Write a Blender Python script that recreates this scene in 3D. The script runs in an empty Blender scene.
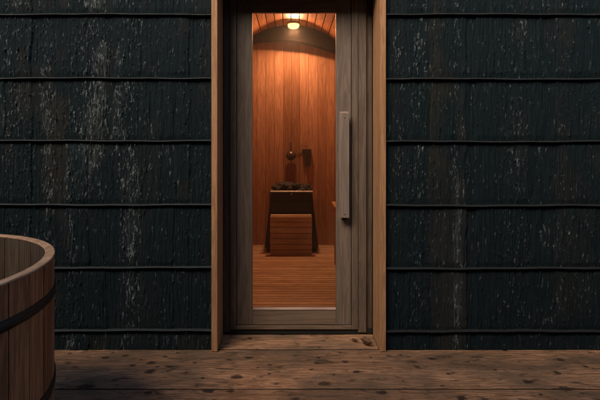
import bpy, bmesh, math, random
import numpy as np
from mathutils import Vector, Matrix
R = math.radians
S = bpy.context.scene
col = S.collection
random.seed(7)
rng = np.random.default_rng(11)

# ------------------------------------------------------------ camera frame
F, CX, HY, EYE = 480.0, 291.0, 140.0, 1.306
def PX(x, Y): return (x - CX) / F * Y
def PZ(y, Y): return EYE - (y - HY) / F * Y

# ------------------------------------------------------------ node helpers
class NT:
    def __init__(s, name):
        s.m = bpy.data.materials.new(name); s.m.use_nodes = True
        s.t = s.m.node_tree; s.t.nodes.clear()
        s.out = s.n('ShaderNodeOutputMaterial')
    def n(s, kind, **kw):
        nd = s.t.nodes.new(kind)
        for k, v in kw.items():
            if k.startswith('_'): setattr(nd, k[1:], v)
            else: nd.inputs[k.replace('__', ' ')].default_value = v
        return nd
    def l(s, a, b): s.t.links.new(a, b)
    def math(s, op, a, b=None, clamp=False):
        nd = s.t.nodes.new('ShaderNodeMath'); nd.operation = op; nd.use_clamp = clamp
        for i, v in enumerate((a, b)):
            if v is None: continue
            if hasattr(v, 'links') or hasattr(v, 'is_linked'): s.l(v, nd.inputs[i])
            else: nd.inputs[i].default_value = v
        return nd.outputs[0]
    def ramp(s, fac, stops):
        nd = s.t.nodes.new('ShaderNodeValToRGB'); e = nd.color_ramp.elements
        while len(e) < len(stops): e.new(0.5)
        for i, (p, c) in enumerate(stops):
            e[i].position = p; e[i].color = (c, c, c, 1) if not hasattr(c, '__len__') else (*c, 1)
        s.l(fac, nd.inputs[0]); return nd.outputs[0]
    def mix(s, fac, a, b, mode='MIX'):
        nd = s.t.nodes.new('ShaderNodeMixRGB'); nd.blend_type = mode
        for i, v in enumerate((fac, a, b)):
            if hasattr(v, 'is_linked'): s.l(v, nd.inputs[i])
            elif hasattr(v, '__len__'): nd.inputs[i].default_value = (*v, 1)
            else: nd.inputs[i].default_value = v
        return nd.outputs[0]
    def noise(s, vec, scale, detail=4, rough=0.6, dist=0.0):
        nd = s.n('ShaderNodeTexNoise', Scale=scale, Detail=detail, Roughness=rough, Distortion=dist)
        s.l(vec, nd.inputs['Vector']); return nd.outputs[0]
    def mapping(s, vec, scale, loc=(0, 0, 0)):
        nd = s.n('ShaderNodeMapping', Scale=scale, Location=loc); s.l(vec, nd.inputs['Vector']); return nd.outputs[0]
    def attr(s, name, out='Fac'):
        nd = s.n('ShaderNodeAttribute', _attribute_name=name); return nd.outputs[out]
    def finish(s, color, rough, height=None, bump=0.3, dist=0.002, spec=0.4, metal=0.0, coat=0.0):
        p = s.n('ShaderNodeBsdfPrincipled')
        for key, v in (('Base Color', color), ('Roughness', rough), ('Specular IOR Level', spec), ('Metallic', metal), ('Coat Weight', coat)):
            if hasattr(v, 'is_linked'): s.l(v, p.inputs[key])
            elif hasattr(v, '__len__'): p.inputs[key].default_value = (*v, 1)
            else: p.inputs[key].default_value = v
        if height is not None:
            b = s.n('ShaderNodeBump', Strength=bump, Distance=dist); s.l(height, b.inputs['Height']); s.l(b.outputs[0], p.inputs['Normal'])
        s.l(p.outputs[0], s.out.inputs[0]); return s.m

def wood(name, dark, light, axis='Z', rough=0.6, stain=0.0, stain_col=(0.03, 0.03, 0.025), bump=0.35, scale=1.0, var=0.35, spec=0.3):
    """timber with grain along one axis; 'rnd' shifts and tints every board"""
    m = NT(name)
    tc = m.n('ShaderNodeTexCoord').outputs['Object']
    r = m.attr('rnd')
    off = m.n('ShaderNodeCombineXYZ'); 
    for i in range(3): m.l(m.math('MULTIPLY', r, (37.0, 91.0, 53.0)[i]), off.inputs[i])
    add = m.n('ShaderNodeVectorMath', _operation='ADD'); m.l(tc, add.inputs[0]); m.l(off.outputs[0], add.inputs[1])
    k = [18 * scale] * 3; k['XYZ'.index(axis)] = 1.1 * scale
    v = m.mapping(add.outputs[0], k)
    g1 = m.noise(v, 1.0, 5, 0.6, 0.6)
    k2 = [110 * scale] * 3; k2['XYZ'.index(axis)] = 2.6 * scale
    g2 = m.noise(m.mapping(add.outputs[0], k2), 1.0, 3, 0.65, 0.1)
    ringv = m.math('SINE', m.math('MULTIPLY', g1, 46.0))
    f = m.math('ADD', m.math('MULTIPLY', m.math('ADD', m.math('MULTIPLY', ringv, 0.5), 0.5), 0.38), m.math('MULTIPLY', g2, 0.62))
    c = m.mix(m.ramp(f, [(0.25, 0.0), (0.75, 1.0)]), dark, light)
    tint = m.math('ADD', m.math('MULTIPLY', r, var), 1.0 - var * 0.5)
    tcl = m.n('ShaderNodeCombineColor')
    m.l(tint, tcl.inputs[0]); m.l(m.math('POWER', tint, 1.25), tcl.inputs[1]); m.l(m.math('POWER', tint, 1.5), tcl.inputs[2])
    c = m.mix(1.0, c, tcl.outputs[0], 'MULTIPLY')
    if stain:
        sn = m.noise(m.mapping(tc, (3, 3, 3)), 1.0, 6, 0.7, 0.4)
        c = m.mix(m.math('MULTIPLY', m.ramp(sn, [(0.45, 0.0), (0.68, 1.0)]), stain), c, stain_col)
    h = m.math('ADD', m.math('MULTIPLY', g2, 0.7), m.math('MULTIPLY', ringv, 0.12))
    rr = m.math('ADD', m.math('MULTIPLY', g2, 0.25), rough - 0.12)
    return m.finish(c, rr, h, bump, 0.0015, spec)

def plain(name, c, rough, metal=0.0, bump=0.15, nscale=60, var=0.25, spec=0.5):
    m = NT(name)
    tc = m.n('ShaderNodeTexCoord').outputs['Object']
    n1 = m.noise(tc, nscale, 5, 0.65); n2 = m.noise(tc, nscale * 0.12, 4, 0.6)
    d = tuple(x * (1 - var) for x in c)
    cc = m.mix(m.ramp(n2, [(0.35, 0.0), (0.65, 1.0)]), d, c)
    return m.finish(cc, m.math('ADD', m.math('MULTIPLY', n1, 0.25), rough - 0.12), n1, bump, 0.001, spec, metal)

M = {}
M['jamb'] = wood('planed_cedar', (0.28, 0.140, 0.064), (0.43, 0.24, 0.124), 'Z', 0.55, 0.3, (0.20, 0.12, 0.075), bump=0.3)
M['leaf'] = wood('greyed_door_timber', (0.115, 0.086, 0.066), (0.185, 0.142, 0.112), 'Z', 0.55, 0.25, (0.1, 0.085, 0.065), 0.3)
M['leafx'] = wood('greyed_door_timber_rail', (0.14, 0.10, 0.07), (0.22, 0.16, 0.115), 'X', 0.55, 0.3, (0.085, 0.08, 0.06), 0.3)
M['frame'] = wood('oiled_door_frame', (0.095, 0.07, 0.053), (0.15, 0.115, 0.088), 'Z', 0.55, 0.3, (0.06, 0.055, 0.045), 0.3)
M['handle'] = wood('handle_timber', (0.155, 0.118, 0.095), (0.22, 0.172, 0.14), 'Z', 0.5, 0.2, (0.12, 0.09, 0.075), 0.25)
M['darkwood'] = wood('dark_stained_timber', (0.03, 0.028, 0.022), (0.055, 0.05, 0.04), 'X', 0.6)
M['archshade'] = wood('shade_arch_black', (0.006, 0.005, 0.004), (0.014, 0.011, 0.008), 'X', 0.8, spec=0.04)  # near-black so the arch reads as a band of shade
M['seal'] = plain('dark_rubber_seal', (0.012, 0.014, 0.013), 0.6)
M['inwall'] = wood('sauna_cedar_boards', (0.30, 0.150, 0.083), (0.46, 0.255, 0.15), 'Z', 0.5, 0.0, bump=0.2, var=0.6)
M['ceiling'] = wood('sauna_ceiling_boards', (0.30, 0.12, 0.05), (0.5, 0.24, 0.11), 'Y', 0.5, 0.0, bump=0.2, var=0.5)
M['infloor'] = wood('sauna_duckboard', (0.34, 0.21, 0.12), (0.60, 0.43, 0.27), 'X', 0.5, 0.2, (0.16, 0.08, 0.04), 0.25, var=0.4)
M['bench'] = wood('bench_timber', (0.42, 0.24, 0.12), (0.6, 0.38, 0.2), 'Y', 0.5)
M['crate'] = wood('guard_slats', (0.40, 0.28, 0.17), (0.58, 0.43, 0.28), 'X', 0.55, 0.2, (0.1, 0.05, 0.03))
M['stave'] = wood('tub_staves', (0.20, 0.080, 0.035), (0.38, 0.165, 0.078), 'Z', 0.5, 0.35, (0.05, 0.025, 0.018), 0.35, var=0.45)
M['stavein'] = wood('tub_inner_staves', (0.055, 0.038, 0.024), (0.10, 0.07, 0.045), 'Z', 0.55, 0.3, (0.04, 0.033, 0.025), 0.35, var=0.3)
M['rim'] = wood('tub_rim', (0.42, 0.26, 0.155), (0.66, 0.44, 0.29), 'Y', 0.5, 0.6, (0.22, 0.12, 0.07), 0.35)
M['batten_l'] = plain('dark_weathered_batten', (0.012, 0.022, 0.026), 0.75, 0.0, 0.5, 90, 0.4)
M['batten_r'] = plain('darker_right_batten', (0.006, 0.010, 0.0115), 0.7, 0.0, 0.5, 90, 0.4)  # right-hand battens coloured darker than the left ones
M['band'] = plain('tub_steel_band', (0.03, 0.034, 0.033), 0.45, 0.6, 0.2)
M['stove'] = plain('black_stove_enamel', (0.045, 0.048, 0.046), 0.42, 0.2, 0.1)
M['rimsteel'] = plain('dull_steel_rim', (0.20, 0.18, 0.165), 0.5, 0.5, 0.1)
M['steel'] = plain('brushed_steel', (0.62, 0.56, 0.5), 0.5, 0.5, 0.1)
M['bead'] = plain('pale_glazing_bead', (0.38, 0.27, 0.22), 0.4, 0.0, 0.15)
M['stone'] = plain('sauna_stone', (0.024, 0.028, 0.028), 0.75, 0.0, 0.8, 40, 0.5)
M['utensil'] = plain('dark_utensil', (0.09, 0.065, 0.05), 0.3, 0.5, 0.1)
M['deadleaf'] = plain('dead_leaf', (0.13, 0.055, 0.024), 0.6, 0.0, 0.6, 120, 0.6)
M['crumb'] = plain('pale_crumb', (0.5, 0.42, 0.34), 0.4)
M['roof'] = plain('roof_sheet', (0.03, 0.033, 0.035), 0.6)
M['ground'] = plain('dark_soil', (0.05, 0.05, 0.035), 0.9, 0.0, 0.9, 6, 0.5)

def glass_mat():
    m = NT('door_glass')
    tr = m.n('ShaderNodeBsdfTransparent', Color=(0.93, 0.95, 0.94, 1))
    gl = m.n('ShaderNodeBsdfGlossy', Color=(1, 1, 1, 1), Roughness=0.02)
    fr = m.n('ShaderNodeFresnel', IOR=1.45)
    mx = m.n('ShaderNodeMixShader')
    m.l(fr.outputs[0], mx.inputs[0]); m.l(tr.outputs[0], mx.inputs[1]); m.l(gl.outputs[0], mx.inputs[2])
    m.l(mx.outputs[0], m.out.inputs[0]); return m.m
M['glass'] = glass_mat()
def emit_mat():
    m = NT('lamp_diffuser'); e = m.n('ShaderNodeEmission', Color=(1, 0.47, 0.13, 1), Strength=4.0)
    m.l(e.outputs[0], m.out.inputs[0]); return m.m
M['emit'] = emit_mat()

def bark_mat():
    m = NT('charred_bark')
    tc = m.n('ShaderNodeTexCoord').outputs['Object']
    tone = m.attr('tone'); warm = m.attr('warm'); hgt = m.attr('hgt')
    fib = m.noise(m.mapping(tc, (210, 210, 6)), 1.0, 4, 0.7, 0.2)
    fib2 = m.noise(m.mapping(tc, (120, 120, 7)), 1.0, 5, 0.7, 0.4)
    mott = m.noise(m.mapping(tc, (150, 150, 15)), 1.0, 4, 0.65, 0.3)
    base = m.mix(m.ramp(fib2, [(0.32, 0.0), (0.7, 1.0)]), (0.0042, 0.0096, 0.0125), (0.0108, 0.0195, 0.0240))
    base = m.mix(m.math('MULTIPLY', warm, m.ramp(fib, [(0.3, 0.0), (0.7, 0.8)])), base, (0.036, 0.03, 0.022))
    f = m.ramp(m.math('ADD', m.math('MULTIPLY', mott, 0.62), m.math('ADD', m.math('MULTIPLY', hgt, 0.28), m.math('MULTIPLY', tone, 0.22))), [(0.60, 0.0), (0.66, 1.0)])
    f = m.math('MULTIPLY', m.math('MULTIPLY', f, m.ramp(tone, [(0.02, 0.12), (0.5, 1.0)])), m.ramp(fib, [(0.42, 0.05), (0.58, 1.0)]))
    c = m.mix(m.math('MULTIPLY', f, 0.45), base, (0.078, 0.104, 0.118))
    chip = m.attr('chip')
    cn = m.noise(m.mapping(tc, (190, 190, 60)), 1.0, 4, 0.75, 0.3)
    cf = m.math('MULTIPLY', m.ramp(chip, [(0.12, 0.0), (0.8, 1.0)]), m.ramp(cn, [(0.40, 0.0), (0.54, 1.0)]))
    c = m.mix(cf, c, (0.14, 0.172, 0.182))
    h = m.math('ADD', m.math('MULTIPLY', fib, 0.9), m.math('ADD', m.math('MULTIPLY', fib2, 1.0), m.math('MULTIPLY', mott, 0.55)))
    return m.finish(c, m.math('ADD', m.math('MULTIPLY', mott, 0.3), 0.62), h, 0.7, 0.005, 0.08)
M['bark'] = bark_mat()

def deck_mat():
    m = NT('weathered_deck_boards')
    gx = m.attr('gv', 'Vector'); kd = m.attr('kd'); r = m.attr('rnd')
    tc = m.n('ShaderNodeTexCoord').outputs['Object']
    g1 = m.noise(m.mapping(gx, (1.3, 26, 1)), 1.0, 6, 0.62, 0.5)
    g2 = m.noise(m.mapping(gx, (5, 190, 1)), 1.0, 4, 0.7, 0.1)
    patch = m.noise(m.mapping(tc, (1.6, 3.2, 1)), 1.0, 6, 0.68, 0.5)
    ringv = m.math('SINE', m.math('MULTIPLY', g1, 60.0))
    f = m.math('ADD', m.math('MULTIPLY', m.math('ADD', m.math('MULTIPLY', ringv, 0.5), 0.5), 0.35), m.math('MULTIPLY', g2, 0.65))
    c = m.mix(m.ramp(f, [(0.28, 0.0), (0.72, 1.0)]), (0.165, 0.086, 0.045), (0.48, 0.272, 0.152))
    c = m.mix(m.math('MULTIPLY', m.ramp(patch, [(0.42, 0.0), (0.60, 1.0)]), 0.75), c, (0.11, 0.080, 0.054))
    c = m.mix(m.math('MULTIPLY', m.ramp(m.noise(m.mapping(tc, (7, 20, 1)), 1.0, 7, 0.75, 1.0), [(0.54, 0.0), (0.63, 1.0)]), 0.8), c, (0.03, 0.025, 0.018))
    tint = m.math('ADD', m.math('MULTIPLY', r, 0.4), 0.8)
    tcl = m.n('ShaderNodeCombineColor')
    for i in range(3): m.l(tint, tcl.inputs[i])
    c = m.mix(1.0, c, tcl.outputs[0], 'MULTIPLY')
    kn = m.math('ADD', kd, m.math('MULTIPLY', m.math('SUBTRACT', m.noise(tc, 32, 5, 0.75), 0.5), 2.6))
    c = m.mix(m.ramp(kn, [(0.62, 0.9), (1.0, 0.0)]), c, (0.012, 0.012, 0.009))
    c = m.mix(m.math('MULTIPLY', m.ramp(kn, [(0.9, 1.0), (1.9, 0.0)]), 0.35), c, (0.07, 0.038, 0.022))
    h = m.math('ADD', m.math('MULTIPLY', g2, 0.8), m.math('MULTIPLY', ringv, 0.25))
    rg = m.math('ADD', m.math('MULTIPLY', patch, -0.8), 0.86)
    return m.finish(c, rg, h, 0.7, 0.004, 0.25)
M['deck'] = deck_mat()

# ------------------------------------------------------------ mesh helpers
def link(name, me, mat, parent=None, smooth=False):
    o = bpy.data.objects.new(name, me); col.objects.link(o)
    for mm in (mat if isinstance(mat, (list, tuple)) else [mat]): me.materials.append(mm)
    if parent: o.parent = parent
    if smooth:
        me.polygons.foreach_set('use_smooth', [True] * len(me.polygons))
    return o
def tag(o, label=None, cat=None, group=None, kind=None):
    for k, v in (('label', label), ('category', cat), ('group', group), ('kind', kind)):
        if v: o[k] = v
    return o
def empty(name, loc=(0, 0, 0)):
    o = bpy.data.objects.new(name, None); col.objects.link(o); o.location = loc; o.empty_display_size = 0.1; return o

class B:
    """collects bevelled boxes, tubes and lathes, each with its own rnd value"""
    def __init__(s): s.bm = bmesh.new(); s.lay = s.bm.faces.layers.float.new('rnd')
    def _mark(s, old, r=None):
        r = random.random() if r is None else r
        for f in s.bm.faces:
            if f not in old: f[s.lay] = r
    def box(s, x0, x1, y0, y1, z0, z1, bev=0.002, r=None, rot=None):
        t = bmesh.new(); lay = t.faces.layers.float.new('rnd')
        bmesh.ops.create_cube(t, size=1)
        for v in t.verts:
            v.co = Vector(((x0 + x1) / 2 + v.co.x * (x1 - x0), (y0 + y1) / 2 + v.co.y * (y1 - y0), (z0 + z1) / 2 + v.co.z * (z1 - z0)))
        if bev: bmesh.ops.bevel(t, geom=t.edges[:], offset=bev, segments=2, profile=0.6, affect='EDGES')
        if rot is not None: bmesh.ops.transform(t, matrix=rot, verts=t.verts)
        rr = random.random() if r is None else r
        for f in t.faces: f[lay] = rr
        me = bpy.data.meshes.new('t'); t.to_mesh(me); t.free(); s.bm.from_mesh(me); bpy.data.meshes.remove(me)
        return s
    def verts(s, vs, fs, r=None):
        rr = random.random() if r is None else r
        bv = [s.bm.verts.new(v) for v in vs]
        for f in fs:
            try: ff = s.bm.faces.new([bv[i] for i in f]); ff[s.lay] = rr; 
            except ValueError: pass
        return s
    def prism(s, poly, y0, y1, r=None):          # poly in XZ extruded along Y
        n = len(poly)
        vs = [(x, y0, z) for x, z in poly] + [(x, y1, z) for x, z in poly]
        fs = [tuple(range(n)), tuple(range(2 * n - 1, n - 1, -1))] + [(i, n + i, n + (i + 1) % n, (i + 1) % n) for i in range(n)]
        return s.verts(vs, fs, r)
    def tube(s, pts, rad, seg=10, r=None):
        pts = [Vector(p) for p in pts]; rings = []
        if not hasattr(rad, '__len__'): rad = [rad] * len(pts)
        vs = []
        for i, p in enumerate(pts):
            d = (pts[min(i + 1, len(pts) - 1)] - pts[max(i - 1, 0)]).normalized()
            a = d.cross(Vector((0, 0, 1)) if abs(d.z) < 0.9 else Vector((1, 0, 0))).normalized(); b = d.cross(a)
            for k in range(seg):
                t = 2 * math.pi * k / seg; vs.append(p + (a * math.cos(t) + b * math.sin(t)) * rad[i])
        fs = []
        for i in range(len(pts) - 1):
            for k in range(seg):
                fs.append((i * seg + k, i * seg + (k + 1) % seg, (i + 1) * seg + (k + 1) % seg, (i + 1) * seg + k))
        fs.append(tuple(range(seg))); fs.append(tuple(reversed(range((len(pts) - 1) * seg, len(pts) * seg))))
        return s.verts(vs, fs, r)
    def lathe(s, prof, c, seg=32, r=None):
        vs = []
        for rad, z in prof:
            for k in range(seg):
                t = 2 * math.pi * k / seg; vs.append((c[0] + rad * math.cos(t), c[1] + rad * math.sin(t), c[2] + z))
        fs = []
        for i in range(len(prof) - 1):
            for k in range(seg): fs.append((i * seg + k, i * seg + (k + 1) % seg, (i + 1) * seg + (k + 1) % seg, (i + 1) * seg + k))
        return s.verts(vs, fs, r)
    def build(s, name, mat, parent=None, smooth=False):
        bmesh.ops.recalc_face_normals(s.bm, faces=s.bm.faces)
        me = bpy.data.meshes.new(name); s.bm.to_mesh(me); s.bm.free()
        return link(name, me, mat, parent, smooth)

# ------------------------------------------------------------ numpy noise
def vnoise(u, v, seed):
    g = np.random.default_rng(seed).random((256, 256))
    iu = np.floor(u).astype(int); iv = np.floor(v).astype(int)
    fu = u - iu; fv = v - iv; fu = fu * fu * (3 - 2 * fu); fv = fv * fv * (3 - 2 * fv)
    a = g[iu % 256, iv % 256]; b = g[(iu + 1) % 256, iv % 256]; c = g[iu % 256, (iv + 1) % 256]; d = g[(iu + 1) % 256, (iv + 1) % 256]
    return (a * (1 - fu) + b * fu) * (1 - fv) + (c * (1 - fu) + d * fu) * fv
def fbm(u, v, seed, o=4, p=0.55):
    t = 0; a = 1; n = 0
    for i in range(o):
        t = t + a * vnoise(u * 2 ** i, v * 2 ** i, seed + i * 17); n += a; a *= p
    return t / n

def grid_mesh(name, P, mat, parent, attrs, mask=None, smooth=True, extra=None):
    nz, nx, _ = P.shape
    idx = np.arange(nz * nx).reshape(nz, nx)
    q = np.stack([idx[:-1, :-1], idx[:-1, 1:], idx[1:, 1:], idx[1:, :-1]], -1).reshape(-1, 4)
    if mask is not None: q = q[mask.reshape(-1)]
    V = P.reshape(-1, 3); A = {k: a.reshape(-1) if a.ndim == 2 else a.reshape(-1, 3) for k, a in attrs.items()}
    fl = [q.reshape(-1)]; ft = [np.full(len(q), 4)]
    if extra:
        EV, ET, EA = extra
        fl.append((ET + len(V)).reshape(-1)); ft.append(np.full(len(ET), 3)); V = np.concatenate([V, EV])
        for k in A: A[k] = np.concatenate([A[k], EA[k]])
    loops = np.concatenate(fl); tot = np.concatenate(ft); start = np.concatenate([[0], np.cumsum(tot)[:-1]])
    me = bpy.data.meshes.new(name)
    me.vertices.add(len(V)); me.vertices.foreach_set('co', V.astype(np.float32).reshape(-1))
    me.loops.add(len(loops)); me.loops.foreach_set('vertex_index', loops.astype(np.int32))
    me.polygons.add(len(tot)); me.polygons.foreach_set('loop_start', start.astype(np.int32)); me.polygons.foreach_set('loop_total', tot.astype(np.int32))
    me.update(calc_edges=True)
    for k, a in A.items():
        if a.ndim == 1:
            at = me.attributes.new(k, 'FLOAT', 'POINT'); at.data.foreach_set('value', a.astype(np.float32))
        else:
            at = me.attributes.new(k, 'FLOAT_VECTOR', 'POINT'); at.data.foreach_set('vector', a.astype(np.float32).reshape(-1))
    return link(name, me, mat, parent, smooth)

# ============================================================ SAUNA CABIN
WY = 3.0; FY = 2.96; DY = 3.23          # cladding plane, jamb front, door plane
TOP = 2.75
cabin = empty('sauna_cabin', (0, WY, 0))
tag(cabin, 'dark bark-clad sauna cabin with a lit timber room behind its glazed door', 'sauna cabin')
def P(b, name, mat, parent=None, smooth=False):
    o = b.build(name, mat, None, smooth)
    par = parent or cabin
    o.parent = par; o.matrix_parent_inverse = Matrix.Translation(-cabin.location) if par is cabin else Matrix.Identity(4)
    return o

JL0, JL1 = PX(211.4, FY), PX(217.3, FY)
JR0, JR1 = PX(380.0, FY), PX(386.0, FY)

# ---- bark cladding, real relief
def cladding(x0, x1, seed, flaky, light, cols):
    w = 0.0031; dz = 0.0046
    nx = int((x1 - x0) / w) + 1; nz = int(TOP / dz) + 1
    xs = np.linspace(x0, x1, nx); zs = np.linspace(0.0, TOP, nz)
    X, Z = np.meshgrid(xs, zs)
    r = np.random.default_rng(seed)
    # every course (between two battens) is its own set of bark strips
    course = np.floor((Z - 0.112) / 0.396).astype(int) + 2
    H = np.zeros_like(X); tone = np.zeros_like(X); warm = np.zeros_like(X)
    # vertical strips run through neighbouring courses with some jitter
    edges = [x0 - 0.05]
    while edges[-1] < x1: edges.append(edges[-1] + r.uniform(0.05, 0.17))
    E = np.array(edges); n = len(E)
    wob = (fbm(X * 3 + 5, Z * 7, seed + 3, 3) - 0.5) * 0.035
    sid = np.searchsorted(E, X + wob)
    so = r.uniform(0, 0.012, n + 2); sl = r.uniform(0, 1, n + 2) ** 1.6; sw = r.uniform(0, 1, n + 2) ** 2; sf = r.uniform(0, 1, n + 2)
    cj = r.uniform(-1, 1, (40, n + 2))
    off = so[sid] + 0.004 * cj[course, sid]
    sl_ = np.clip(sl[sid] + 0.25 * cj[(course + 7) % 40, sid], 0, 1)
    flake = np.clip(sf[sid] * 0.8 + 0.6 * (fbm(X * 4, Z * 3, seed + 60, 3) - 0.3), 0, 1)
    cg = np.zeros_like(X)
    for cx_, cw, ca, cz0, cz1 in cols:
        cg += ca * np.exp(-((X + wob - cx_) / cw) ** 2) / (1 + np.exp(-(Z - cz0) / 0.12)) / (1 + np.exp((Z - cz1) / 0.12))
    # fibres
    wx = X + 0.018 * (fbm(X * 9, Z * 5, seed + 9, 3) - 0.5)
    f1 = fbm(wx * 55, Z * 3.0 + sid * 3.3, seed + 21, 4, 0.65)
    f2 = fbm(wx * 150, Z * 8 + sid * 1.7, seed + 33, 2, 0.6)
    rid = 1 - np.abs(2 * f1 - 1)
    # overlapping flakes: saw-tooth lips down the strip
    ph = Z * 17 + 3.1 * fbm(X * 38, Z * 7, seed + 41, 3) + course * 0.37 + sid * 0.61
    saw = ph - np.floor(ph)
    cell = vnoise(X * 60 + np.floor(ph) * 13.7, np.floor(ph) * 5.3 + 0 * X, seed + 51)
    lip = saw ** 3 * np.clip((cell - 0.45) * 3, 0, 1)
    H = off * 0.7 + 0.005 * rid + 0.0035 * f2 + 0.0025 * lip * flake * flaky + 0.006 * fbm(X * 38, Z * 6, seed + 71, 4)
    H = H - H.mean() * 0.5
    # pressed in under the battens
    zc = (Z - 0.112) / 0.396; dzb = np.abs(zc - np.round(zc)) * 0.396
    H = H * (0.35 + 0.65 * np.clip(dzb / 0.035, 0, 1))
    big = fbm(X * 1.6 + 3, Z * 1.3, seed + 80, 4)
    blotch = np.clip((fbm(X * 6, Z * 3, seed + 90, 4) - 0.42) * 4.5, 0, 1)
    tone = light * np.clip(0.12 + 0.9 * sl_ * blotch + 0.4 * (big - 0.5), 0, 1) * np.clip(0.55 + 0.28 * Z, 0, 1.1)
    tone = np.clip(tone + cg * (0.35 + 0.65 * blotch), 0, 1)
    warm = np.clip(sw[sid] * 1.1 * blotch, 0, 1)
    flake = np.clip(flake + cg * 0.7, 0, 1)
    # lifted bark chips stamped into the relief: a tapering ramp that ends in a torn lip
    chip = np.zeros_like(X); rag = np.clip((fbm(X * 210, Z * 90, seed + 120, 2) - 0.4) * 2.2, 0, 1)
    N = int(23000 * (x1 - x0) / 2.2)
    for k in range(N):
        cx_ = r.uniform(x0, x1); cz_ = r.uniform(0, TOP)
        jx = int((cx_ - x0) / (x1 - x0) * (nx - 1)); jz = int(cz_ / TOP * (nz - 1))
        fl = flake[jz, jx] * flaky
        if r.random() > fl ** 1.5 * 0.95 + 0.10 or dzb[jz, jx] < 0.012: continue
        big_ = r.random() < 0.25 * fl
        L = (r.uniform(0.012, 0.030) if big_ else 0.006 + r.gamma(2.0, 0.006)) * (1.0 if fl > 0.4 else 1.6)
        W = min(L * r.uniform(0.12, 0.30), 0.0065) + 0.0012; lean = r.normal(0, 0.13); sg = 1 if r.random() < 0.6 else -1
        hx = int((W + abs(lean) * L) / w) + 2; hz = int(L / dz) + 2
        a0, a1, b0, b1 = max(jz - hz, 0), min(jz + hz + 1, nz), max(jx - hx, 0), min(jx + hx + 1, nx)
        vv = (Z[a0:a1, b0:b1] - cz_) / L * sg; uu = (X[a0:a1, b0:b1] - cx_ - lean * (Z[a0:a1, b0:b1] - cz_)) / W
        wd = np.clip(0.55 + 0.45 * vv, 0.1, 1)
        nz_ = rag[a0:a1, b0:b1]
        sh = np.clip(1 - (uu / wd) ** 2 - nz_ * 0.9, 0, 1) * (vv + nz_ * 0.8 < 0.9) * (vv > -1)
        lf = r.uniform(0.001, 0.0045) * (1.7 if big_ else 1)
        H[a0:a1, b0:b1] += lf * np.sqrt(sh) * np.clip(0.5 + 0.5 * vv, 0, 1)
        tn = r.random() ** 2.0 * (0.36 + 1.3 * tone[jz, jx])
        chip[a0:a1, b0:b1] = np.maximum(chip[a0:a1, b0:b1], np.clip(tn * sh ** 0.5 * np.clip(0.65 + 0.6 * vv, 0, 1) * 1.3, 0, 1))
    hn = np.clip((H - H.min()) / (H.max() - H.min()), 0, 1)
    Pt = np.stack([X, WY - H - 0.002, Z], -1)
    o = grid_mesh('bark_cladding', Pt, M['bark'], None, {'tone': tone, 'warm': warm, 'hgt': hn, 'chip': chip}, smooth=False)
    o.parent = cabin; o.matrix_parent_inverse = Matrix.Translation(-cabin.location)
    return o
o = cladding(-2.75, JL0 - 0.001, 101, 1.0, 0.9, [(PX(98, 3), .10, .9, 1.0, 3), (PX(132, 3), .06, .8, .3, 3), (PX(48, 3), .04, .8, .5, 2.2), (PX(12, 3), .05, .6, 1.2, 3), (PX(180, 3), .05, .4, -1, 3), (PX(70, 3), .03, .5, -1, 1.2)]); o['label'] = 'rough flaky charred bark cladding with silvery flecks'
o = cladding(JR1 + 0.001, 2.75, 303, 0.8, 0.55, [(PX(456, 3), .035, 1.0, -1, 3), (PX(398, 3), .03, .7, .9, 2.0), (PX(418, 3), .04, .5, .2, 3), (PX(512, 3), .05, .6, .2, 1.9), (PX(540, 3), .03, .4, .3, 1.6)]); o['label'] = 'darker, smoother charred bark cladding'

# ---- battens
def batten(xa, xb, z, mat, th, seed):
    r = random.Random(seed); n = int((xb - xa) / 0.035); vs = []; fs = []
    zz = 0; 
    for i in range(n + 1):
        x = xa + (xb - xa) * i / n
        w = 0.0022 * math.sin(x * 5 + seed) + 0.0012 * math.sin(x * 17 + seed * 2) + r.uniform(-0.0006, 0.0006)
        t = th * r.uniform(0.88, 1.12); yf = WY - 0.030 + r.uniform(-0.001, 0.001)
        zc = z + w
        vs += [(x, WY - 0.001, zc - t), (x, yf + 0.004, zc - t), (x, yf, zc - t * 0.3), (x, yf + 0.002, zc + t * 0.65), (x, yf + 0.008, zc + t), (x, WY - 0.001, zc + t)]
    for i in range(n):
        for k in range(6):
            fs.append((i * 6 + k, i * 6 + (k + 1) % 6, (i + 1) * 6 + (k + 1) % 6, (i + 1) * 6 + k))
    fs += [tuple(range(6)), tuple(reversed(range(n * 6, n * 6 + 6)))]
    b = B(); b.verts(vs, fs); P(b, 'batten', mat)
for i, y in enumerate((14, 78, 140.7, 205, 268, 331)):
    z = PZ(y, WY - 0.03)
    batten(-2.75, JL0 - 0.003, z, M['batten_l'], 0.0042, i + 1)
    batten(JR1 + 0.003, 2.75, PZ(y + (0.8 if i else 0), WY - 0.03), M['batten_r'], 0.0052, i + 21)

# ---- structure of the cabin
b = B()
b.box(-2.75, JL1 - 0.004, WY + 0.003, 3.29, 0, TOP, 0, .4); b.box(JR0 + 0.004, 2.75, WY + 0.003, 3.29, 0, TOP, 0, .5)
b.box(JL1 - 0.003, JR0 + 0.003, 3.06, 3.29, 2.34, TOP, 0, .5)
P(b, 'front_wall', M['darkwood'])
b = B(); b.box(-2.85, 2.85, 2.9, 6.1, 2.87, 2.93, 0.004); P(b, 'roof', M['roof'])
b = B()
for x0, x1, y0, y1 in ((-2.75, -2.7, 3.293, 5.9), (2.7, 2.75, 3.293, 5.9), (-2.697, 2.697, 5.85, 5.9)):
    b.box(x0, x1, y0, y1, 0, 2.867, 0, .3)
P(b, 'outer_wall', M['roof'])
b = B(); b.box(-2.75, 2.75, 2.97, 3.29, TOP + 0.002, 2.867, 0.003); P(b, 'fascia', M['darkwood'])

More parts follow.
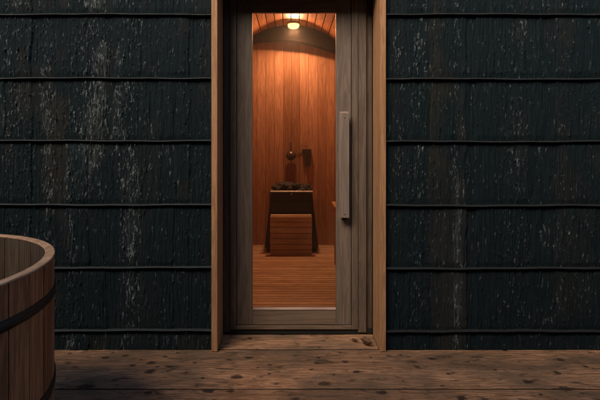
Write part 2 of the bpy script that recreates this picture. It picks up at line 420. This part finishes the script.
# jambs and header
def jamb(x0, x1):
    b = B(); b.box(x0, x1, FY, 3.215, -0.0, 2.6, 0.0022, 0.5); return P(b, 'jamb', M['jamb'])
jamb(JL0, JL1); jamb(JR0, JR1)
b = B(); b.box(JL1 + 0.001, JR0 - 0.001, FY + 0.004, 3.215, 2.325, 2.4, 0.002, .5); P(b, 'door_head', M['jamb'])

# door frame (steps outwards from the leaf)
xl0, xl1 = PX(221.6, DY), PX(230.5, DY); xl2 = PX(236.9, DY)
xr2, xr1, xr0 = PX(351.3, DY), PX(358, DY), PX(374, DY); xrm = PX(366.2, DY)
b = B()
b.box(JL1 + 0.001, xl1 - 0.0015, DY, DY + 0.05, 0.012, 2.322, 0.002, .25)
b.box(xl1, xl2 - 0.002, DY - 0.012, DY + 0.05, 0.035, 2.300, 0.003, .45)
b.box(xr2 + 0.002, xr1 - 0.0015, DY - 0.012, DY + 0.05, 0.035, 2.300, 0.003, .6)
b.box(xr1, xrm, DY - 0.005, DY + 0.05, 0.012, 2.322, 0.003, .5)
b.box(xrm + 0.002, JR0 - 0.001, DY + 0.018, DY + 0.05, 0.012, 2.322, 0.002, .05)
P(b, 'door_frame', M['frame'])
b = B(); b.box(xl2 - 0.001, xr2 + 0.001, DY - 0.010, DY + 0.05, 0.035, 0.058, 0.003, .35)
P(b, 'frame_rail', M['leafx'])
b = B(); b.box(xl1, xr1, DY - 0.0, DY + 0.05, 2.303, 2.322, 0.002, .2); P(b, 'frame_rail', M['leafx'])
b = B(); b.box(JL1 + 0.002, JR0 - 0.002, DY + 0.004, DY + 0.05, -0.002, 0.0345, 0.001); P(b, 'door_sill', M['seal'])

for xa_, xb_ in ((xl2 - 0.004, xl2 + 0.012), (xr2 - 0.012, xr2 + 0.004)):
    P(B().box(xa_, xb_, DY + 0.0515, DY + 0.058, 0.036, 2.30, 0), 'door_stop', M['seal'])
P(B().box(xl2 + 0.013, xr2 - 0.013, DY + 0.0515, DY + 0.058, 2.285, 2.322, 0), 'door_stop', M['seal'])
# door leaf
door = P(B().box(xl2 + 0.0015, xr2 - 0.0015, DY + 0.034, DY + 0.036, 0.064, 0.075, 0), 'door', M['seal'])
door_w = door.matrix_parent_inverse.copy()
def D(b, name, mat, smooth=False):
    o = b.build(name, mat, None, smooth); o.parent = door; o.matrix_parent_inverse = Matrix.Identity(4); return o
gx0, gx1 = PX(252.3, DY), PX(336, DY); gz0, gz1 = PZ(310, DY), PZ(12.2, DY)
L0, L1 = xl2 + 0.0015, xr2 - 0.0015
D(B().box(L0, gx0, DY, DY + 0.038, 0.062, 2.296, 0.0025, .45), 'stile', M['leaf'])
D(B().box(gx1, L1, DY, DY + 0.038, 0.062, 2.296, 0.0025, .6), 'stile', M['leaf'])
D(B().box(gx0 + 0.0006, gx1 - 0.0006, DY + 0.0008, DY + 0.037, 0.0625, gz0, 0.0025, .35), 'rail', M['leafx'])
D(B().box(gx0 + 0.0006, gx1 - 0.0006, DY + 0.0008, DY + 0.037, gz1, 2.2955, 0.0025, .5), 'rail', M['leafx'])
D(B().box(gx0 + 0.001, gx1 - 0.001, DY + 0.017, DY + 0.023, gz0 + 0.001, gz1 - 0.001, 0, .5), 'glass_pane', M['glass'])
b = B(); zb = gz0 + 0.001
b.verts([(x, y, z) for x in (gx0 + 0.002, gx1 - 0.002) for y, z in ((DY - 0.003, zb), (DY - 0.003, zb + 0.004), (DY + 0.016, zb + 0.012), (DY + 0.016, zb))],
        [(0, 1, 2, 3), (7, 6, 5, 4), (0, 4, 5, 1), (1, 5, 6, 2), (2, 6, 7, 3), (3, 7, 4, 0)])
D(b, 'glazing_bead', M['bead'])
HYY = DY - 0.062
b = B(); b.box(PX(339.3, HYY), PX(349.3, HYY), HYY, HYY + 0.028, PZ(218, HYY), PZ(113.5, HYY), 0.003, .7)
D(b, 'handle', M['handle'])
D(B().box(PX(340, HYY), PX(348.6, HYY), HYY + 0.001, HYY + 0.026, PZ(113.4, HYY), PZ(111.6, HYY), 0.002), 'handle_cap', M['bead'])
for yy in (118, 214.5):
    b = B(); dd = -0.028 if yy > 200 else 0
    c = Vector((PX(344.8, HYY), HYY, PZ(yy, HYY)))
    b.tube([c + Vector((0, 0.0005, 0)), c + Vector((0, -0.0015, 0))], 0.0035, 12)
    D(b, 'handle_bolt', M['seal'])
    b = B(); b.box(c.x - 0.016, c.x + 0.016, HYY + 0.0285, DY - 0.0005, c.z - 0.014 + dd, c.z + 0.014 + dd, 0.002)
    D(b, 'handle_standoff', M['seal'])

# ---- the room inside
BY = 5.74; IF = 0.05; VR, VC = 0.86, 1.785        # vault radius / centre height
def arc_z(x, off=0): return VC + math.sqrt(max((VR + off) ** 2 - x * x, 0))
# back wall boards with V gaps, cut to the vault
b = B(); x = -0.88
while x < 0.88:
    w = random.uniform(0.088, 0.118); x1 = min(x + w, 0.889)
    n = 4; xs_ = [x + 0.0013 + (x1 - x - 0.0026) * i / n for i in range(n + 1)]
    y0 = BY + random.uniform(-0.003, 0.003)
    top = [(xx, arc_z(xx, 0.03)) for xx in xs_]
    b.prism([(xs_[0], IF - 0.02), (xs_[-1], IF - 0.02)] + top[::-1], y0, BY + 0.02)
    x = x1
P(b, 'back_wall', M['inwall'])
P(B().box(-1.03, 1.03, BY + 0.021, BY + 0.03, 0, 2.8, 0), 'wall_backing', M['seal'])
for sx in (-1, 1):
    b = B()
    y = 3.30
    while y < BY - 0.01:
        y1 = min(y + random.uniform(0.09, 0.115), BY - 0.008)
        xa, xb = sorted((sx * VR, sx * (VR + 0.025))); b.box(xa, xb, y + 0.003, y1 - 0.003, IF - 0.02, VC + 0.02, 0.002)
        y = y1
    xa, xb = sorted((sx * (VR + 0.026), sx * (VR + 0.04))); b.box(xa, xb, 3.295, BY, 0, VC + 0.05, 0, .0)
    P(b, 'side_wall', M['inwall'])
b = B()
for x0, x1, z0, z1 in ((-VR, L0 - 0.01, IF, 2.7), (L1 + 0.01, VR, IF, 2.7), (L0 - 0.009, L1 + 0.009, 2.31, 2.7)):
    b.box(x0, x1, 3.293, 3.31, z0, z1, 0.001)
P(b, 'inner_front_wall', M['inwall'])
# vaulted ceiling boards
b = B(); N = 30
for i in range(N):
    a0 = math.pi * i / N + 0.0055; a1 = math.pi * (i + 1) / N - 0.0055
    q = []
    for rr in (VR, VR + 0.02):
        for a in ((a0, a1) if rr == VR else (a1, a0)): q.append((rr * math.cos(a), VC + rr * math.sin(a)))
    b.prism(q, 3.312, BY - 0.002)
P(b, 'vaulted_ceiling', M['ceiling'])
b = B(); N2 = 30
for i in range(N2):
    a0, a1 = math.pi * i / N2, math.pi * (i + 1) / N2
    b.prism([(rr * math.cos(a), VC + rr * math.sin(a)) for rr, a in ((VR + 0.022, a0), (VR + 0.022, a1), (VR + 0.035, a1), (VR + 0.035, a0))], 3.312, BY + 0.03)
P(b, 'ceiling_backing', M['seal'])
# near-black arch between wall and vault; the band's shade is its colour
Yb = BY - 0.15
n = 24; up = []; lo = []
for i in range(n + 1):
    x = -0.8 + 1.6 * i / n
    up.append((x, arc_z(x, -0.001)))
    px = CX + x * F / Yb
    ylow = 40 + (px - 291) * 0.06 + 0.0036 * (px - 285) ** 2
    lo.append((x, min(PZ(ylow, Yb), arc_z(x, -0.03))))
P(B().prism(up + lo[::-1], Yb, BY - 0.006, .2), 'shade_arch', M['archshade'])
# duckboard floor
b = B(); y = 3.30
while y < BY - 0.005:
    w = 0.062; b.box(-VR + 0.005, VR - 0.005, y + 0.004, min(y + w - 0.004, BY - 0.002), IF - 0.022, IF, 0.003); y += w
for x in (-0.8, -0.3, 0.3, 0.8): b.box(x - 0.02, x + 0.02, 3.30, BY - 0.01, 0.003, IF - 0.0225, 0)
P(b, 'duckboard_floor', M['infloor'])
P(B().box(-1.03, 1.03, 3.285, BY + 0.03, -0.03, 0.002, 0), 'subfloor', M['seal'])

# ============================================================ things inside
# lamp
LY = 5.47
lamp = empty('ceiling_lamp', (PX(293.5, LY), LY, arc_z(0) - 0.001))
tag(lamp, 'small glowing round lamp under the vaulted sauna ceiling', 'lamp')
b = B(); b.lathe([(0.001, 0.0), (0.068, -0.001), (0.072, -0.006), (0.072, -0.016), (0.066, -0.02), (0.001, -0.02)], (0, 0, 0), 32); b.build('lamp_base', M['steel'], lamp, True)
b = B(); b.lathe([(0.064, -0.0205), (0.066, -0.03), (0.062, -0.048), (0.048, -0.062), (0.025, -0.069), (0.0005, -0.071)], (0, 0, 0), 32); b.build('lamp_shade', M['emit'], lamp, True)
ld = bpy.data.lights.new('lamp_light', 'AREA'); ld.shape = 'DISK'; ld.size = 0.12; ld.energy = 25; ld.color = (1.0, 0.44, 0.205)
lo_ = bpy.data.objects.new('lamp_light', ld); col.objects.link(lo_); lo_.location = (PX(293.5, LY), LY - 0.012, arc_z(0) - 0.085); lo_.rotation_euler = (R(-27), 0, 0)
# small sensor bead left of the lamp
b = B(); b.lathe([(0.0005, 0.0), (0.011, 0.0), (0.011, -0.02), (0.007, -0.03), (0.0005, -0.033)], (0, 0, 0), 16)
o = b.build('ceiling_sensor', M['steel'], None, True); o.location = (PX(277.5, 5.45), 5.45, arc_z(-0.153) - 0.001)
tag(o, 'tiny bright metal sensor on the ceiling just left of the glowing lamp', 'sensor')

# stove
HX = PX(291.5, 5.5); SY0, SY1 = 5.36, 5.66
st = empty('sauna_stove', (HX, 5.5, IF)); tag(st, 'black sauna stove heaped with dark stones against the back wall', 'stove')
def K(x, y): return (PX(x, y))
zt = PZ(191, SY0) - IF
b = B()
def frustum(b, w0, w1, d0a, d0b, d1a, d1b, z0, z1):
    vs = [(-w0, d0a, z0), (w0, d0a, z0), (w0, d0b, z0), (-w0, d0b, z0), (-w1, d1a, z1), (w1, d1a, z1), (w1, d1b, z1), (-w1, d1b, z1)]
    b.verts(vs, [(3, 2, 1, 0), (4, 5, 6, 7), (0, 1, 5, 4), (1, 2, 6, 5), (2, 3, 7, 6), (3, 0, 4, 7)])
ya, yb = SY0 - 5.5, SY1 - 5.5
frustum(b, 0.30, 0.245, ya, yb, ya, yb, 0.05, zt - 0.16)
frustum(b, 0.245, 0.232, ya, yb, ya, yb, zt - 0.159, zt - 0.02)
b.build('stove_body', M['stove'], st)
b = B(); b.box(-0.245, 0.245, ya - 0.012, ya - 0.004, 0.42, zt - 0.12, 0.004); b.build('front_panel', M['stove'], st)
b = B(); b.verts([(x, y, z) for x in (-0.236, 0.236) for y, z in ((ya - 0.018, zt - 0.016), (ya - 0.018, zt - 0.006), (ya - 0.004, zt + 0.005), (ya - 0.002, zt - 0.016))],
        [(0, 1, 2, 3), (7, 6, 5, 4), (0, 4, 5, 1), (1, 5, 6, 2), (2, 6, 7, 3), (3, 7, 4, 0)])
b.box(-0.250, -0.238, ya - 0.010, ya + 0.02, zt - 0.13, zt + 0.002, 0.003)
b.build('steel_rim', M['rimsteel'], st)
b = B(); b.lathe([(0.0005, 0.0), (0.011, 0.0), (0.011, 0.012), (0.0005, 0.012)], (0, 0, 0), 14)
kb = b.build('knob', M['steel'], st, True); kb.rotation_euler = (R(90), 0, 0); kb.location = (0, ya - 0.002, zt - 0.034)
for sx in (-1, 1):
    for yy in (ya + 0.04, yb - 0.04): B().box(sx * 0.26 - 0.015, sx * 0.26 + 0.015, yy - 0.015, yy + 0.015, 0, 0.049, 0.001).build('foot', M['stove'], st)
b = B()
for i in range(150):
    sx = random.uniform(-0.2, 0.2); sy = random.uniform(ya + 0.03, yb - 0.03); rr = random.uniform(0.022, 0.042)
    hh = zt + random.uniform(-0.01, 0.058) * (1 - (abs(sx) / 0.25) ** 6)
    t = bmesh.new(); bmesh.ops.create_icosphere(t, subdivisions=2, radius=rr)
    sc = Vector((random.uniform(.8, 1.3), random.uniform(.8, 1.2), random.uniform(.6, 1)))
    for v in t.verts:
        v.co = Vector((v.co.x * sc.x, v.co.y * sc.y, v.co.z * sc.z)) * random.uniform(0.9, 1.1) + Vector((sx, sy, hh))
    me = bpy.data.meshes.new('t'); t.to_mesh(me); t.free(); b.bm.from_mesh(me); bpy.data.meshes.remove(me)
b.build('stones', M['stone'], st)

# slatted wooden guard in front of the stove
gY = 5.22; gw = 0.228
gd = empty('wooden_guard', (HX - 0.005, gY, IF)); tag(gd, 'low slatted wooden guard box standing in front of the black stove', 'stove guard')
gh = PZ(216.5, gY) - IF
b = B(); nsl = 7; ph = gh / nsl
for i in range(nsl): b.box(-gw, gw, -0.006, 0.012, i * ph + 0.003, (i + 1) * ph - 0.002, 0.003, random.uniform(.0, .35) if i < nsl - 3 else 0.98)
b.build('front_slats', M['crate'], gd)
for sx in (-1, 1): B().box(sx * (gw - 0.02) - 0.018, sx * (gw - 0.02) + 0.018, 0.0125, 0.04, 0.0, gh - 0.01, 0.002).build('post', M['crate'], gd)
b = B()
for k in range(1): b.box(-gw + 0.004, gw - 0.004, 0.013, 0.075, gh - 0.006, gh + 0.012, 0.003, .95)
b.build('top_slat', M['crate'], gd)

# bench along the right wall
bn = empty('sauna_bench', (0.7, 4.2, IF)); tag(bn, 'pale timber sauna bench glimpsed at the right edge of the door glass', 'bench')
b = B()
for i in range(4): b.box(-0.285 + i * 0.098, -0.285 + i * 0.098 + 0.088, -0.86, 0.70, 0.60, 0.628, 0.003)
b.build('seat', M['bench'], bn)
b = B(); b.box(-0.27, -0.24, -0.83, 0.67, 0.52, 0.599, 0.003); b.build('apron', M['bench'], bn)
for yy in (-0.8, 0.62): B().box(-0.262, -0.215, yy, yy + 0.045, 0, 0.519, 0.003).build('leg', M['bench'], bn)

# ladle and scoop hanging on the back wall
ly = BY - 0.035
ld_ = empty('sauna_ladle', (PX(291, ly), ly, PZ(156, ly))); tag(ld_, 'dark round-bowled ladle hanging on the sauna back wall above the stove', 'ladle')
b = B(); b.lathe([(0.0005, -0.048), (0.025, -0.044), (0.048, -0.026), (0.058, 0.0), (0.060, 0.012), (0.056, 0.012), (0.045, -0.022), (0.022, -0.038), (0.0005, -0.042)], (0, 0, 0), 26)
bo = b.build('bowl', M['utensil'], ld_, True); bo.rotation_euler = (R(-70), 0, 0)
b = B(); b.tube([(0, 0.004, 0.05), (0.0, 0.006, 0.08), (-0.004, 0.016, 0.12), (-0.003, 0.028, 0.175)], [0.006, 0.0055, 0.005, 0.0045], 8); b.build('ladle_handle', M['utensil'], ld_, True)
b = B(); b.tube([(-0.003, 0.03, 0.165), (-0.003, 0.0, 0.17)], 0.004, 8); b.build('peg', M['steel'], ld_)
cx = PX(307, ly)
sc = empty('sauna_scoop', (cx, ly, PZ(158, ly))); tag(sc, 'small dark tapered scoop hanging right of the round-bowled ladle', 'scoop')
b = B(); b.prism([(-0.058, 0.105), (0.052, 0.105), (0.05, 0.05), (0.04, -0.09), (-0.012, -0.1), (-0.024, 0.04), (-0.056, 0.06)], -0.01, 0.025); b.build('blade', M['utensil'], sc)
b = B(); b.tube([(-0.12, 0.012, 0.155), (-0.05, 0.01, 0.15), (0.0, 0.006, 0.135), (0.0, 0.0, 0.10)], 0.0035, 6); b.build('hanger', M['utensil'], sc)

# thin scattering volume added to soften the lamp's glow
sm = bpy.data.materials.new('thin_glow_haze'); sm.use_nodes = True; sm.node_tree.nodes.clear()
vo_ = sm.node_tree.nodes.new('ShaderNodeVolumePrincipled'); vo_.inputs['Density'].default_value = 0.02; vo_.inputs['Color'].default_value = (0.9, 0.88, 0.86, 1); vo_.inputs['Anisotropy'].default_value = 0.3
so_ = sm.node_tree.nodes.new('ShaderNodeOutputMaterial'); sm.node_tree.links.new(vo_.outputs[0], so_.inputs['Volume'])
b = B(); b.box(-VR - 0.02, VR + 0.02, 3.292, BY + 0.018, 0.01, 2.70, 0)
o = b.build('glow_haze', sm); tag(o, 'thin haze added to the lit sauna room to spread the lamp glow', 'glow_haze', kind='stuff')

# ============================================================ DECK
knots_px = [(113, 352, .5), (141, 359, .5), (158, 366, .6), (178, 352, .5), (186, 372, .5), (258, 367, .5), (296, 355, .5), (334, 374, .6), (311, 369, .45), (352, 380, .5), (340, 352, .5), (371, 357, .6), (222, 368, .5), (276, 383, .55), (203, 377, .6), (408, 356, .5), (442, 385, .6), (474, 360, .5), (520, 361, .5), (541, 394, .6), (590, 352, .5), (150, 371, 1.5), (105, 357, 1.2), (125, 355, .9), (165, 356, .8), (133, 365, .9), (151, 362, 1.2), (170, 366, 1), (86, 386, 2.3), (148, 392, 1.1), (237, 376, 1.4),
            (209, 390, 1.5), (230, 391, 1.1), (249, 357, 1.0), (229, 359, .8), (317, 362, .9), (318, 357, .7), (325, 383, 1.6), (357, 371, 1.3), (345, 361, 1), (270, 364, .6), (269, 373, .6),
            (250, 338, .8), (283, 334, .8), (319, 347, .6), (417, 366, 1), (433, 358, 1.2), (528, 381, 1.4), (565, 388, 1.6), (557, 372, 1.1), (462, 397, 1.4), (560, 359, 1.1), (382, 392, 1.2), (495, 369, .7), (586, 366, .8), (75, 366, .7), (505, 350, .7), (448, 373, .6), (403, 380, .6), (295, 398, 1), (195, 362, .6), (70, 353, .6)]
KN = []
for x, y, s in knots_px:
    Y = EYE * F / (y - HY); KN.append((PX(x, Y), Y, 0.017 * s))
rk = np.random.default_rng(5)
for i in range(60): KN.append((rk.uniform(-4, 4), rk.uniform(-0.9, 2.35), rk.uniform(0.01, 0.028)))
edges = [3.232, 3.0, 2.745, 2.523, 2.28]
while edges[-1] > -0.95: edges.append(edges[-1] - rk.uniform(0.22, 0.25))
VV = []; off = 0
parts_P = []; 
allV, allQ, aG, aK, aR = [], [], [], [], []
vo = 0
for i in range(len(edges) - 1):
    gw_ = (0.003, 0.006, 0.002, 0.006)
    y1, y0 = edges[i] - (gw_[i] if i < 4 else 0.0045), edges[i + 1] + (gw_[i + 1] if i < 3 else 0.0045)
    xa, xb = (JL1 + 0.001, JR0 - 0.001) if i == 0 else (-4.0, 4.0)
    fine = y1 > 2.0
    nx = int((xb - xa) / (0.006 if fine else 0.03)); ny = int((y1 - y0) / (0.006 if fine else 0.02))
    xs = np.linspace(xa, xb, nx + 1); ys = np.linspace(y0, y1, ny + 1)
    ysf = np.concatenate([[y0, y0 + 0.0005, y0 + 0.003], ys[1:-1], [y1 - 0.003, y1 - 0.0005, y1]])
    X, Yg = np.meshgrid(xs, ysf)
    rv = rk.random()
    cup = 0.0015 * (2 * (Yg - y0) / (y1 - y0) - 1) ** 2
    wav = 0.0025 * (fbm(X * 1.2 + 9, Yg * 0 + i * 3.3, 500 + i, 3) - 0.5)
    Zg = -0.004 + cup + wav + 0.0016 * (fbm(X * 6, Yg * 60, 700 + i, 3) - 0.5)
    Zg[0] -= 0.03; Zg[1] -= 0.003; Zg[-1] -= 0.03; Zg[-2] -= 0.003
    edge = 0.0018 * (fbm(X * 7, X * 0 + i, 900 + i, 3) - 0.5)
    Yw = Yg + edge * np.sign(Yg - (y0 + y1) / 2) * (np.abs(2 * (Yg - y0) / (y1 - y0) - 1) ** 6)
    kd = np.full_like(X, 9.0); warp = np.zeros_like(X)
    for kx, ky, kr in KN:
        if ky < y0 - 0.02 or ky > y1 + 0.02 or kx < xa - .1 or kx > xb + .1: continue
        dx, dy = (X - kx) / 1.35, (Yg - ky)
        d = np.sqrt(dx * dx + dy * dy); kd = np.minimum(kd, d / kr)
        warp += np.sign(dy) * kr * 1.1 * np.exp(-(dx / (kr * 3.2)) ** 2) * np.exp(-np.abs(dy) / (kr * 2.4))
        Zg += -0.0015 * np.exp(-(d / kr) ** 4)
    kd[0] = kd[1] = kd[-1] = kd[-2] = 0.15  # plank edges darkened through the knot mask so the gaps look shaded
    Gv = np.stack([X + rv * 50, Yg - warp + rv * 31, np.full_like(X, i * 1.0)], -1)
    V = np.stack([X, Yw, Zg], -1); h, w_ = X.shape
    idx = np.arange(h * w_).reshape(h, w_) + vo
    allV.append(V.reshape(-1, 3)); allQ.append(np.stack([idx[:-1, :-1], idx[:-1, 1:], idx[1:, 1:], idx[1:, :-1]], -1).reshape(-1, 4))
    aG.append(Gv.reshape(-1, 3)); aK.append(kd.reshape(-1)); aR.append(np.full(h * w_, rv)); vo += h * w_
V = np.concatenate(allV); Q = np.concatenate(allQ)
me = bpy.data.meshes.new('deck'); me.vertices.add(len(V)); me.vertices.foreach_set('co', V.astype(np.float32).reshape(-1))
me.loops.add(Q.size); me.loops.foreach_set('vertex_index', Q.astype(np.int32).reshape(-1))
me.polygons.add(len(Q)); me.polygons.foreach_set('loop_start', np.arange(0, Q.size, 4, dtype=np.int32)); me.polygons.foreach_set('loop_total', np.full(len(Q), 4, np.int32))
me.update(calc_edges=True)
for k, a in (('kd', aK), ('rnd', aR)):
    at = me.attributes.new(k, 'FLOAT', 'POINT'); at.data.foreach_set('value', np.concatenate(a).astype(np.float32))
at = me.attributes.new('gv', 'FLOAT_VECTOR', 'POINT'); at.data.foreach_set('vector', np.concatenate(aG).astype(np.float32).reshape(-1))
dk = link('deck', me, M['deck'], None, True); tag(dk, kind='structure')
b = B(); b.box(-4.0, 4.0, -0.97, 2.998, -0.12, -0.036, 0); b.box(-2.75, 2.75, 2.999, 6.0, -0.12, -0.036, 0)
o = b.build('deck_frame', M['seal']); tag(o, kind='structure')
b = B(); b.verts([(-150, -150, -0.15), (150, -150, -0.15), (150, 150, -0.15), (-150, 150, -0.15)], [(0, 1, 2, 3)])
o = b.build('ground', M['ground']); tag(o, kind='structure')

# ============================================================ HOT TUB
TC = Vector((-1.571, 1.679, 0)); TR = 0.669; TH = 0.85
tub = empty('hot_tub', TC); tag(tub, 'round wooden hot tub with pale rim and dark metal hoops on the deck', 'hot tub')
NS = 40
def ring_seg(b, a0, a1, r0, r1, z0, z1, n=3, r=None, bev=True):
    vs = []; m_ = 0.0015
    for i in range(n + 1):
        a = a0 + (a1 - a0) * i / n
        for rr, z in ((r0, z0), (r1, z0), (r1, z1), (r0, z1)): vs.append((rr * math.cos(a), rr * math.sin(a), z))
    fs = [(0, 1, 2, 3), tuple(reversed(range(n * 4, n * 4 + 4)))]
    for i in range(n):
        for k in range(4): fs.append((i * 4 + k, (i + 1) * 4 + k, (i + 1) * 4 + (k + 1) % 4, i * 4 + (k + 1) % 4))
    b.verts(vs, fs, r)
bo_, bi_ = B(), B()
for i in range(NS):
    a0 = 2 * math.pi * i / NS + 0.13; a1 = a0 + 2 * math.pi / NS; g = 0.0021 / TR; rr = random.random(); dr = random.uniform(-0.0015, 0.0015)
    ring_seg(bo_, a0 + g, a1 - g, TR - 0.028, TR - 0.002 + dr * 0.7, 0.02, TH - 0.0095, 4, rr)
    ring_seg(bi_, a0 + g, a1 - g, TR - 0.034, TR - 0.0285, 0.02, TH - 0.0095, 4, random.random())
bo_.build('stave', M['stave'], tub); bi_.build('inner_stave', M['stavein'], tub)
b = B(); 
for i in range(8):
    a0 = 2 * math.pi * i / 8 + 0.3; ring_seg(b, a0 + 0.0007, a0 + math.pi / 4 - 0.0007, TR - 0.036, TR, TH - 0.009, TH, 14)
rim = b.build('rim', M['rim'], tub); bv = rim.modifiers.new('bevel', 'BEVEL'); bv.width = 0.003; bv.segments = 2; bv.limit_method = 'ANGLE'
for z in (0.69, 0.33, 0.07):
    b = B()
    b.lathe([(TR - 0.003, z), (TR + 0.003, z + 0.002), (TR + 0.003, z + 0.036), (TR - 0.003, z + 0.038), (TR - 0.0055, z + 0.036), (TR - 0.0055, z + 0.002), (TR - 0.003, z)], (0, 0, 0), 96); b.build('hoop', M['band'], tub, True)
b = B(); b.lathe([(0.0005, 0.06), (TR - 0.0345, 0.06)], (0, 0, 0), 64); b.build('tub_floor', M['stavein'], tub)

# ============================================================ small debris
def leaf(px, py, L, W, rz, curl, name='dead_leaf'):
    Y = EYE * F / (py - HY); n = 12; vs = []; fs = []
    for i in range(n + 1):
        t = i / n; w = W * math.sin(math.pi * min(1, t * 1.02)) ** 0.7 * (1 - 0.25 * t) + 0.0006
        for j in range(-2, 3):
            u = j / 2
            vs.append(((t - .5) * L, u * w + 0.002 * math.sin(t * 17 + u * 4), 0.004 + curl * (abs(u) ** 1.6) * w * 1.1 + curl * 0.35 * L * (t - .5) ** 2 * 2 + 0.0016 * math.sin(t * 23 + u * 9)))
    for i in range(n):
        for j in range(4): a = i * 5 + j; fs.append((a, a + 1, a + 6, a + 5))
    b = B(); b.verts(vs, fs); 
    b.tube([(-L / 2, 0, 0.008), (-L * 0.66, 0.004, 0.006), (-L * 0.8, 0.012, 0.004)], 0.001, 6)
    o = b.build(name, M['deadleaf'], None, True); s = o.modifiers.new('solid', 'SOLIDIFY'); s.thickness = 0.0006
    o.location = (PX(px, Y), Y, 0.001); o.rotation_euler = (0.0, 0, rz); return o
o = leaf(366.5, 346.0, 0.085, 0.021, R(-42), 1.9); tag(o, 'curled brown dead leaf lying at the foot of the right door jamb', 'leaf')
o = leaf(354.5, 342, 0.05, 0.013, R(-25), 0.9); tag(o, 'narrow dark dead leaf on the threshold board, left of the larger curled leaf', 'leaf')
b = B()
for i in range(34):
    px = random.gauss(317, 7); py = random.gauss(378, 3.2); Y = EYE * F / (py - HY); rr = random.uniform(0.0012, 0.0026)
    t = bmesh.new(); bmesh.ops.create_icosphere(t, subdivisions=1, radius=rr)
    for v in t.verts: v.co = v.co * random.uniform(.7, 1.3) + Vector((PX(px, Y), Y, -0.002 + rr * .6))
    me = bpy.data.meshes.new('t'); t.to_mesh(me); t.free(); b.bm.from_mesh(me); bpy.data.meshes.remove(me)
o = b.build('crumbs', M['crumb']); tag(o, 'pale crumbs scattered on the deck board beside a dark knot in front of the door', 'crumbs', kind='stuff')

# ============================================================ unseen block added behind the camera to shade the lower wall
fn = empty('shade_blocker', (0, -1.0, -0.15)); tag(fn, 'unseen dark board-clad block added behind the camera to shade the lower wall', 'light blocker')
b = B(); x = -9.0
while x < 9.0:
    b.box(x, x + 0.192, -0.02, 0.0, 0.0, 4.7, 0.002); x += 0.2
b.build('blocker_boards', M['darkwood'], fn)
b = B(); b.box(-9, 9, -3.0, -0.0205, 0.0, 4.69, 0); b.build('blocker_core', M['seal'], fn)
b = B(); b.box(-9.2, 9.2, -3.2, 0.12, 4.702, 4.82, 0.004); b.build('roof', M['roof'], fn)  # cap closing the added block

# ============================================================ light
SUN_EL, SUN_AZ = 42.0, -34.0        # azimuth measured from -Y (behind the camera) towards -X
dirv = Vector((math.sin(R(SUN_AZ)) * math.cos(R(SUN_EL)), -math.cos(R(SUN_AZ)) * math.cos(R(SUN_EL)), math.sin(R(SUN_EL))))
sl = bpy.data.lights.new('sun', 'SUN'); sl.energy = 4.3; sl.angle = R(36); sl.color = (1.0, 0.80, 0.62)
so = bpy.data.objects.new('sun', sl); col.objects.link(so); so.rotation_euler = (-dirv).to_track_quat('-Z', 'Y').to_euler()
W = bpy.data.worlds.new('World'); S.world = W; W.use_nodes = True; nt = W.node_tree
sky = nt.nodes.new('ShaderNodeTexSky'); sky.sky_type = 'NISHITA'; sky.sun_disc = False
sky.sun_elevation = R(SUN_EL); sky.sun_rotation = math.atan2(dirv.x, dirv.y)
bg = nt.nodes['Background']; bg.inputs[1].default_value = 0.11; nt.links.new(sky.outputs[0], bg.inputs[0])

cam = bpy.data.cameras.new('camera'); co = bpy.data.objects.new('camera', cam); col.objects.link(co)
co.location = (0, 0, EYE); co.rotation_euler = (R(90), 0, 0)
cam.sensor_width = 36; cam.lens = F / 600 * 36; cam.shift_x = (300 - CX) / 600; cam.shift_y = -(200 - HY) / 600; cam.clip_end = 500; cam.clip_start = 0.05
S.camera = co
S.view_settings.view_transform = 'Standard'; S.view_settings.look = 'None'; S.view_settings.exposure = 0.3; S.view_settings.gamma = 1
S.view_settings.use_curve_mapping = False
